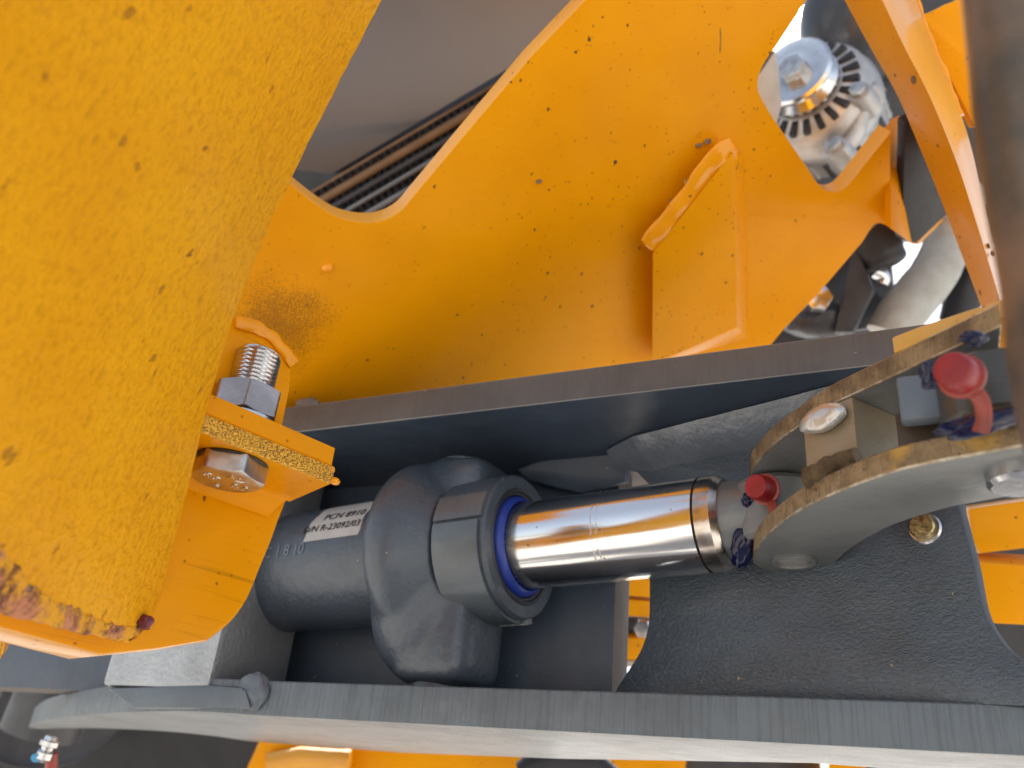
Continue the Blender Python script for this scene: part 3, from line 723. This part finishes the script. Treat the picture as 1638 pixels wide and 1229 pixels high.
MB().lathe(hc + fv * .0003, -fv, [(0, .0165), (.0009, .0168), (.0016, .0160)], 48).build('washer', m_plain('rusty_washer', (.06, .04, .025), .5, .5, .5, .0004, 200), bolt)
e1 = (fd - fv * fd.dot(fv)).normalized(); e2 = (-fv).cross(e1)
if e2.y > 0: e2 = -e2
face0 = hc - fv * .0096
# reading direction on the head's end face: e1 to the right, "up" is towards the viewer's top
upd = fin_ * -1
for txt, dx, dy, rt in (('8.8', -.0075, -.0005, -12), ('8.8', .0078, -.0015, 8), ('N', -.0008, .0068, 0), ('Z', .0045, .0058, -25), ('-', .001, -.009, 0)):
    ca, sa = math.cos(R(rt)), math.sin(R(rt))
    MB().text(txt, .0072, lambda x, y, z: face0 + e1 * (dx + x * ca - y * sa) + upd * (dy + x * sa + y * ca) - fv * z, .00035).build('head_mark', MSL, head)
nz = hc + fv * (TW + TU + .0002)
MB().lathe(nz, fv, [(0, .0150), (.0004, .0155), (.0024, .0155), (.0028, .0148)], 48).build('washer', MSL, bolt)
nut = hexprism(MB(), nz + fv * .0029, fv, .0285, .0150, R(60), True, .95).build('nut', MNT, bolt, smooth=25)
th = []; seg = 40; tz0 = TW * -1; pitch = .0021; RTH = .0110; total = .0029 + .0150 + .0205 + TW
xx, yy = ortho(fv); steps = int(total / pitch * 6)
for j in range(steps + 1):
    rg = []
    for i in range(seg):
        a = 2 * math.pi * i / seg; z = total * j / steps
        phs = ((z / pitch + i / seg) % 1); rr = RTH - .0012 * abs(phs * 2 - 1)
        k = 1 - max(0, (z - total + .0016) / .0016) * .16
        rg.append(nz - fv * TW + fv * z + (xx * math.cos(a) + yy * math.sin(a)) * rr * k)
    th.append(rg)
MB().loft(th).build('threaded_shank', MSL, bolt)
MB().blob(nz + fv * .019 + fd * .006 - fin_ * .0085, (fd, fin_, fv), (.002, .0012, .0016), .3, 1.5, 3, 1).build('grease_blob', MGR, label='tiny blue grease dab where the thread meets the nut', cat='grease', group='blobs of blue grease')

# ------------------------------------------------------------------ foreground post on the left
P1, P2, P3 = at(612, 0, .385), at(240, 1008, .372), at(0, 500, .238)
pp = plane3(P1, P2, P3)
edge = [tuple(p) for p in crv([(650, -70), (612, 0), (540, 140), (465, 290), (415, 402), (371, 520), (331, 660), (300, 790), (272, 900), (243, 1005)], 5)]
pol = edge + [(205, 1022), (150, 1004), (90, 985), (40, 968), (0, 955), (-120, 925), (-150, -100)]
post = thing('yellow_post', 'broad rough yellow steel post close by with a rusty bottom edge', 'post', on((100, 980), pp))
p3 = wob([on(p, pp) for p in pol], .004, .0007, 160)
MB().plate(p3, pp[1], .02, b=.0012).build('plate', [MYR, MYR], post)
pr2 = plane3(on((60, 960), pp), on((236, 1006), pp), on((60, 960), pp) + V((.02, .035, -.022)))
rs = [on(p, off(pp, .0012)) for p in crv([(-120, 800), (-20, 850), (20, 888), (60, 935), (110, 968), (150, 984), (190, 1000), (232, 1000)], 10)]
rs2 = [on(p, off(pp, .0006)) for p in crv([(240, 1010), (205, 1028), (160, 1020), (110, 1008), (60, 996), (10, 983), (-120, 953)], 10)]
MB().plate(wob(rs + rs2, .002, .0016, 300), pp[1], .012, b=.0015).build('rusted_edge', MRU, post)
MB().blob(on((232, 995), off(pp, .002)), (V((1, 0, 0)), V((0, 1, 0)), V((0, 0, 1))), (.0035, .003, .003), .35, 1.4, 3, 3).build('rust_flake', m_plain('purple_rust', (.16, .03, .04), .3, .3, .4), post)
rl = [(-60, 985), (-10, 984), (9, 1000), (14, 1018), (8, 1040), (2, 1056), (-60, 1060)]
prl = plane(at(5, 1020, .42), (.3, -.9, -.1))
MB().plate(wob([on(p, prl) for p in rl], .004, .001, 200), prl[1], .012, b=.001).build('rusty_lug', [MSP, MRU], label='small rusty yellow lug at the lower left behind the post', cat='lug')

# ------------------------------------------------------------------ dark hose in the right foreground
hp = crv([at(x, y, .19) for x, y in ((1668, -80), (1682, 60), (1695, 200), (1716, 330), (1736, 440), (1748, 560), (1760, 640), (1788, 740), (1846, 860))], 6)
MB().tube(hp, .0168, 40).build('dark_hose', MPO, label='dark brown hose crossing the right edge close to the camera', cat='hose')

# ------------------------------------------------------------------ yellow strut and plate, upper right
def c7(x, y): return (1340 + x / 4.097, y / 4.097)
A_ = [(1338, -25), (1351, 0), (1392, 76), (1434, 150), (1468, 229), (1502, 312), (1575, 505)]
B_ = [(1399, -25), (1411, 0), (1446, 74), (1486, 152), (1519, 230), (1548, 312), (1612, 520)]
C_ = [(1456, -25), (1466, 0), (1494, 78), (1526, 152), (1552, 230), (1572, 312), (1622, 520)]
ys = [.60, .60, .60, .595, .59, .585, .58]
ra = crv([at(*p, y) for p, y in zip(A_, ys)], 5); rb = crv([at(*p, y - .035) for p, y in zip(B_, ys)], 5); rc = crv([at(*p, y - .005) for p, y in zip(C_, ys)], 5)
st = thing('yellow_strut', 'diagonal yellow flat bar with worn cut edge at upper right', 'strut', rb[-1])
stm = MB(); k = len(ra); vs = ra + rb + rc + [p + V((.020, .05, .006)) for p in rc] + [p + V((.032, .05, .010)) for p in ra]
fs = []; mi = []
for j in range(5):
    for i in range(k - 1):
        a, b = j * k, ((j + 1) % 5) * k; fs.append([a + i, a + i + 1, b + i + 1, b + i]); mi.append(1 if j == 1 else 0)
fs += [[j * k for j in range(5)], [j * k + k - 1 for j in range(5)][::-1]]; mi += [0, 0]
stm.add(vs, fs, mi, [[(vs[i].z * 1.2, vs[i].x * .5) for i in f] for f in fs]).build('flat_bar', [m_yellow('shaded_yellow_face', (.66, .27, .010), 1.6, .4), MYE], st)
for k, (px, py, r) in enumerate(((1461, 128, 7), (1417, 34, 5), (1386, 50, 6), (1377, 16, 4), (1527, 280, 5.5), (1580, 394, 4.5), (1588, 406, 4.5))):
    pf = plane3(ra[12], rb[12], ra[20]); c = on((px, py), pf)
    MB().lathe(c - pf[1] * .0005, pf[1], [(0, r * .55 / F), (.0008, r * .5 / F), (.0006, r * .18 / F)], 20).build('rust_spot', m_plain('rust_spot_%d' % 0, (.16, .10, .05), .6) if k == 0 else bpy.data.materials['rust_spot_0'], st)
bd = crv([rc[i] + V((.002, .004, 0)) for i in (3, 8, 13, 17)], 6)
MB().tube(bd, .0022, 10, 0, .002, 300).build('weld_bead', MYW, st)
yq = plane(at(1520, 80, .62), (-.1, -.95, -.2))
yo = [c7(*p) for p in ((505, 60), (560, 90), (590, 85), (640, 62), (700, 30), (760, 8), (840, -40), (1300, -40), (1300, 800), (900, 830), (800, 640), (680, 400), (560, 160))]
MB().plate([on(p, yq) for p in yo], yq[1], .012, b=.001).build('yellow_side_plate', [MYC, MYE], label='flat yellow plate between the strut and the dark hose', cat='plate')

# ------------------------------------------------------------------ engine bay behind
def c3(x, y): return (1138 + x / 3.276, y / 3.276)
def c4(x, y): return (1138 + x / 3.276, 300 + y / 3.276)
alt = thing('alternator', 'silver alternator with pulley and vented housing seen through the cut-out', 'alternator', at(1340, 250, .9))
ac = at(*c3(430, 372), .86); ad = nrm(V((.62, .72, -.30)))
K = 1.04 / F
MB().lathe(ac, ad, [(.004, .004), (0, 14 * K), (.001, 34 * K), (-.001, 46 * K), (.001, 50 * K), (.004, 50 * K), (.012, 40 * K), (.020, 50 * K), (.024, 50 * K), (.026, 30 * K)], 56).build('pulley', MSL, alt)
hexprism(MB(), ac + ad * .003, -ad, .024, .012, R(10), True).build('pulley_nut', MZN, alt)
RA = 82 * K; hcx = ac + ad * .028
hs_ = MB().lathe(hcx, ad, [(0, .02), (.002, RA * .55), (.008, RA * .86), (.016, RA * .97), (.03, RA), (.034, RA * 1.04), (.050, RA * 1.04), (.056, RA), (.085, RA * .96), (.10, RA * .7)], 64).build('housing', MAL, alt)
xq, yq2 = ortho(ad)
for i in range(22):
    a = 2 * math.pi * i / 22; d = xq * math.cos(a) + yq2 * math.sin(a); t_ = ad.cross(d)
    MB().box(hcx + ad * .0085 + d * RA * .74, (d, t_, ad), (RA * .13, RA * .055, .006), .001).build('vent_slot_shade', MBK, hs_)  # black boxes paint in the dark of the open slots
    MB().box(hcx + ad * .070 + d * RA * .98, (d, t_, ad), (RA * .035, RA * .05, .013), .001).build('vent_rib', MAL if i % 2 else MBK, hs_)
for px, py in ((c3(645, 765)), (c3(770, 480))):
    lc = at(px, py, .845)
    MB().lathe(lc, ad, [(0, .011), (.004, .012), (.03, .015)], 28).build('mounting_ear', MAL, alt)
    hexprism(MB(), lc + ad * .001, -ad, .014, .007, 0, True).build('ear_bolt', MZN, alt)
MB().tube(crv([at(*c3(x, y), .86) for x, y in ((690, 800), (760, 700), (800, 560), (850, 470), (880, 560))], 6), .008, 14).build('bracket_arm', MAL, alt)
sbx = [c3(*p) for p in ((230, 420), (335, 262), (350, 300), (372, 550), (345, 662), (240, 520))]
psb = plane(at(1235, 150, .80), (.5, -.85, -.1))
MB().plate([on(p, psb) for p in sbx], psb[1], .02, b=.002).build('white_bracket', [MPI, MGD], label='off-white bracket at the left corner of the cut-out', cat='bracket')
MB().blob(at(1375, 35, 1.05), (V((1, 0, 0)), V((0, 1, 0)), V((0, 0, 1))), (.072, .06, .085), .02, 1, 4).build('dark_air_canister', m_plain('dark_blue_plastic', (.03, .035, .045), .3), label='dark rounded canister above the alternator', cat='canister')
MB().box(at(1505, 190, 1.12) + V((0, 0, .17)), (V((1, 0, 0)), V((0, 1, 0)), V((0, 0, 1))), (.155, .03, .33), .01).build('engine_cover', MDK, label='dark engine cover behind the alternator', cat='engine cover')  # top raised far out of view to block the sun on the pipe
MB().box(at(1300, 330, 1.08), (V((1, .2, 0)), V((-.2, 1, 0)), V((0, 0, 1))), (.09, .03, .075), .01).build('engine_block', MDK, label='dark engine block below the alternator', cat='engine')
# through the triangular opening
MB().tube(crv([at(*c4(x, y), Y) for x, y, Y in ((1330, 40, .9), (1270, 190, .88), (1225, 330, .86), (1160, 460, .84), (1080, 560, .83), (1000, 660, .82), (930, 780, .82))], 7), .0225, 28, 0, .0008, 60).build('white_pipe', MPI, label='off-white curved pipe behind the triangular opening', cat='pipe')
bh = thing('black_hose', 'short black rubber hose end in the triangular opening', 'hose', at(*c4(880, 420), .80))
MB().tube(crv([at(*c4(x, y), .80) for x, y in ((800, 230), (850, 290), (890, 360), (915, 425))], 5), [.022] * 10 + [.021, .021, .021, .020, .017, .010], 28).build('hose', MBK, bh)
MB().tube(crv([at(*c4(x, y), .81) for x, y in ((850, 440), (900, 470), (890, 510))], 5), .007, 14).build('clip', MSL, bh)
eb = thing('engine_mount', 'dark cast engine mount with a bolt behind the triangular opening', 'engine mount', at(*c4(600, 700), .82))
def pxbox(mb, x0, y0, x1, y1, Y, dep, b=.004): 
    a = at(*c4(x0, y0), Y); c = at(*c4(x1, y1), Y); m_ = (a + c) / 2 + V((0, dep, 0))
    return mb.box(m_, (V((1, 0, 0)), V((0, 1, 0)), V((0, 0, 1))), (abs(c.x - a.x) / 2, dep, abs(a.z - c.z) / 2), b)
MB().plate([on(c4(*p), plane(at(1340, 450, .84), (.4, -.9, .1))) for p in ((560, 300), (780, 300), (840, 500), (930, 600), (980, 720), (700, 760), (520, 600))], (.4, -.9, .1), .03, b=.004).build('casting', MDK, eb)
MB().plate([on(c4(*p), plane(at(1340, 450, .80), (-.5, -.8, .1))) for p in ((730, 330), (770, 330), (850, 540), (740, 760), (640, 760))], (-.5, -.8, .1), .012, b=.003).build('rib', MDK, eb)
hexprism(MB(), at(*c4(555, 600), .80), nrm(V((-.2, -.9, .3))), .022, .012, 0, True).build('mount_bolt', MSL, eb)
MB().blob(at(*c4(560, 690), .83), (V((1, 0, 0)), V((0, 1, 0)), V((0, 0, 1))), (.034, .03, .02), .35, 1.4, 3, 4).build('lug', MDK, eb)
MB().hull([at(x, y, Y) for x, y in ((1180, 340), (1405, 340), (1425, 400), (1432, 470), (1440, 600), (1180, 620)) for Y in (.98, 1.06)], .01).build('engine_flank', MDK, label='dark engine flank far behind the triangular opening', cat='engine')
MB().tube([at(*c4(1330, 330), .93), at(*c4(1290, 480), .93), at(*c4(1240, 700), .93)], .010, 16).build('silver_tube', MSL, label='thin silver tube right of the off-white pipe', cat='tube')
MB().tube([at(*c4(1420, 360), .88), at(*c4(1330, 560), .88), at(*c4(1290, 720), .88)], .017, 16).build('dark_tube', MBK, label='thick dark tube beside the yellow strut', cat='tube')

# panel and radiator through the big window
pg = plane(at(640, 150, .86), (.05, -.72, -.69))
MB().plate([on(p, pg) for p in ((330, 430), (300, -1500), (1300, -1500), (1080, -200), (1040, -40), (840, 95), (488, 306), (430, 345))], pg[1], .01, b=.002).build('grey_panel', [MPL, MPL], label='smooth grey lilac panel behind the window of the yellow plate', cat='panel')  # upper end carried out of view to block sun coming through the window
rad = thing('radiator', 'finned radiator core below the grey panel behind the window', 'radiator', at(600, 330, .9))
lnA, lnB = V((400, 362)), V((900, 68)); nn = V((.507, .862))
for i, (o_, w_, mt) in enumerate(((3, 3, MFO), (22, 9, MFO), (40, 5, MDK), (57, 6, MFI), (77, 6, MFI), (97, 6, MFI), (117, 6, MFI), (137, 6, MFI))):
    Y = .88 + .004 * (i % 2)
    a, b = lnA + nn * o_, lnB + nn * o_
    rr = w_ * .5 * Y / F
    MB().tube([at(a.x, a.y, Y), at(b.x, b.y, Y)], rr * 1.6, 14, flat=.6, up=V((0, 1, 0))).build('header_strip' if i < 2 else 'tube', mt, rad)
for i, o_ in enumerate((12, 31, 48, 67, 87, 107, 127)):
    mbf = MB(); a, b = lnA + nn * (o_ - 7), lnB + nn * (o_ - 7); a2_, b2_ = lnA + nn * (o_ + 7), lnB + nn * (o_ + 7); nf = 90
    vs = []; fs = []
    for j in range(nf + 1):
        t_ = j / nf; Y = .885 + (.006 if j % 2 else 0); p, q = a.lerp(b, t_), a2_.lerp(b2_, t_); vs += [at(p.x, p.y, Y), at(q.x, q.y, Y)]
    fs = [[2 * j, 2 * j + 1, 2 * j + 3, 2 * j + 2] for j in range(nf)]
    mbf.add(vs, fs).build('fins', MDK, rad, kind='stuff', smooth=0)
MB().box(at(650, 300, .95), (V((1, .2, .5)), V((0, 1, 0)), V((-.5, 0, 1))), (.35, .02, .15), .005).build('shroud', MDK, rad)

# orange hinge seen through the gap between the inner walls
hg = thing('stacked_bracket', 'orange yellow stacked blocks with a nut seen through the gap behind the rod', 'bracket', at(1018, 1060, .80))
def gapbox(name, x0, y0, x1, y1, Y, mt, tilt=.12):
    a = at(x0, y0, Y); c = at(x1, y1, Y); X = nrm(V((1, .15, -tilt)))
    MB().box((a + c) / 2 + V((0, .02, 0)), (X, V((-.15, 1, 0)), V((tilt, 0, 1))), (abs(c.x - a.x) / 2, .02, abs(a.z - c.z) / 2), .002).build(name, mt, hg)
for (y0, y1) in ((700, 830), (835, 922), (926, 956), (961, 988)): gapbox('block', 985, y0, 1060, y1, .78, MY)
gapbox('spacer', 985, 990, 1060, 1012, .80, MDK); gapbox('block', 980, 1020, 1050, 1056, .79, MY, 0); gapbox('strip', 975, 1057, 1045, 1068, .80, MPI, 0)  # the dark spacer box stands in for the shaded gap round the nut
hexprism(MB(), at(1030, 1003, .785), V((-.3, -.95, 0)), .014, .01, 0, True).build('nut', MNT, hg)
# yellow blocks beyond the right wall
for pts_, lab in ((((1549, 814), (1680, 795), (1690, 872), (1568, 886), (1556, 866)), 'upper yellow step block in the opening at lower right'),
                  (((1566, 899), (1690, 908), (1690, 1004), (1578, 998), (1564, 906)), 'lower yellow step block in the opening at lower right')):
    pz = plane(at(1600, 900, .62), (-.15, -.95, .1 if 'upper' in lab else -.1))
    MB().plate([on(p, pz) for p in pts_], pz[1], .03, b=.002).build('yellow_step_block', [MYC, MYE], label=lab, cat='block', group='yellow step blocks')
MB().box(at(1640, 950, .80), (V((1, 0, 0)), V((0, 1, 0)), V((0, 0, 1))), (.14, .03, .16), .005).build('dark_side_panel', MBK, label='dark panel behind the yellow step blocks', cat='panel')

# ------------------------------------------------------------------ lower left hub and things under the frame
hub = thing('wheel_hub', 'dark blurred wheel hub with boss at the lower left', 'hub', at(60, 1200, .80))
hc_ = at(75, 1092, 1.16); hd = nrm(V((.25, -.95, -.05)))
MB().lathe(hc_, hd, [(-.05, .02), (-.05, .114), (-.01, .121), (.004, .119), (.010, .114), (.004, .108), (-.004, .080), (.008, .070), (.008, .02)], 72).build('disc', MDK, hub)
MB().lathe(at(130, 1015, 1.02), nrm(V((-.28, -.25, -.9))), [(-.02, .052), (.04, .052), (.042, .048), (.048, .048), (.052, .044), (.115, .044)], 40).build('boss', m_plain('hub_grey', (.07, .07, .075), .4, .2), hub)
MB().lathe(at(42, 1118, .98), nrm(V((-.6, -.8, 0))), [(0, .013), (.008, .013), (.009, .010)], 24).build('hub_bolt', m_plain('dull_zinc', (.55, .50, .45), .35, .8), hub)
MB().lathe(at(-4, 1100, .98), nrm(V((-.6, -.8, 0))), [(0, .012), (.008, .012), (.009, .009)], 24).build('hub_bolt', bpy.data.materials['dull_zinc'], hub)
gn = thing('grease_nipple', 'bright grease nipple with a blue tip below the lower plate', 'grease nipple', at(78, 1195, .66))
nd = nrm(V((-.25, -.35, -.9)))
MB().lathe(at(84, 1178, .66), nd, [(0, .0045), (.003, .0052), (.0035, .007), (.007, .007), (.008, .0045), (.010, .0042), (.012, .0058), (.0165, .0058), (.019, .003)], 28).build('body', MSL, gn)
MB().tube([at(68, 1200, .655), at(62, 1208, .655), at(56, 1213, .65)], [.0028, .0022, .0034], 14).build('tip', MBL, gn)
MB().tube([at(84, 1205, .66), at(82, 1230, .66), at(80, 1260, .66)], [.004, .0045, .004], 14, 0, .001, 200).build('red_wire', MRS, label='dull red wire hanging below the grease nipple', cat='wire')
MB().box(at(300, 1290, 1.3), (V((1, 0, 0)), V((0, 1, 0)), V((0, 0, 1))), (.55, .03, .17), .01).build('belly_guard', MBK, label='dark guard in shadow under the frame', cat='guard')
yc = thing('yellow_axle_casting', 'blurred yellow casting below the bright lower plate', 'casting', at(600, 1260, .80))
MB().hull([at(x, y, Y) for x, y in ((418, 1178), (392, 1235), (400, 1300), (560, 1180), (560, 1300)) for Y in (.80, .90)], .006).build('lug', MYC, yc)
MB().hull([at(x, y, Y) for x, y in ((545, 1165), (545, 1300), (845, 1172), (850, 1300)) for Y in (.82, .92)], .006).build('housing', MY, yc)
MB().tube([at(430, 1222, .79), at(480, 1212, .79), at(560, 1218, .79)], .010, 16, 0, .002, 60).build('flange_rib', MYE, yc)
MB().tube(crv([at(x, y, .78) for x, y in ((840, 1240), (865, 1222), (900, 1216), (940, 1222), (975, 1250))], 5), .014, 18).build('rubber_hose', MBK, label='black rubber hose under the lower plate by the yellow casting', cat='hose')
MB().tube(crv([at(x, y, .775) for x, y in ((855, 1228), (880, 1220), (905, 1217))], 4), .005, 12).build('rusty_clip', MRU, label='rusty clip on the rubber hose', cat='clip')
MB().hull([at(x, y, Y) for x, y in ((960, 1180), (960, 1300), (1100, 1190), (1090, 1300)) for Y in (.86, .94)], .006).build('yellow_bar', MY, label='yellow bar under the middle of the lower plate', cat='bar')
MB().hull([at(x, y, Y) for x, y in ((1090, 1190), (1085, 1300), (1310, 1190), (1320, 1300)) for Y in (.95, 1.0)], .006).build('dark_bar', MDK, label='dark bar right of the yellow bar under the plate', cat='bar')
MB().hull([at(x, y, Y) for x, y in ((1325, 1200), (1325, 1300), (1385, 1200), (1385, 1300)) for Y in (.86, .94)], .006).build('yellow_stub', MY, label='short yellow stub under the lower plate at right', cat='stub')
MB().hull([at(x, y, Y) for x, y in ((1375, 1200), (1375, 1300), (1700, 1200), (1700, 1300)) for Y in (.95, 1.0)], .006).build('dark_crossmember', MDK, label='dark cross member at the lower right under the plate', cat='bar')
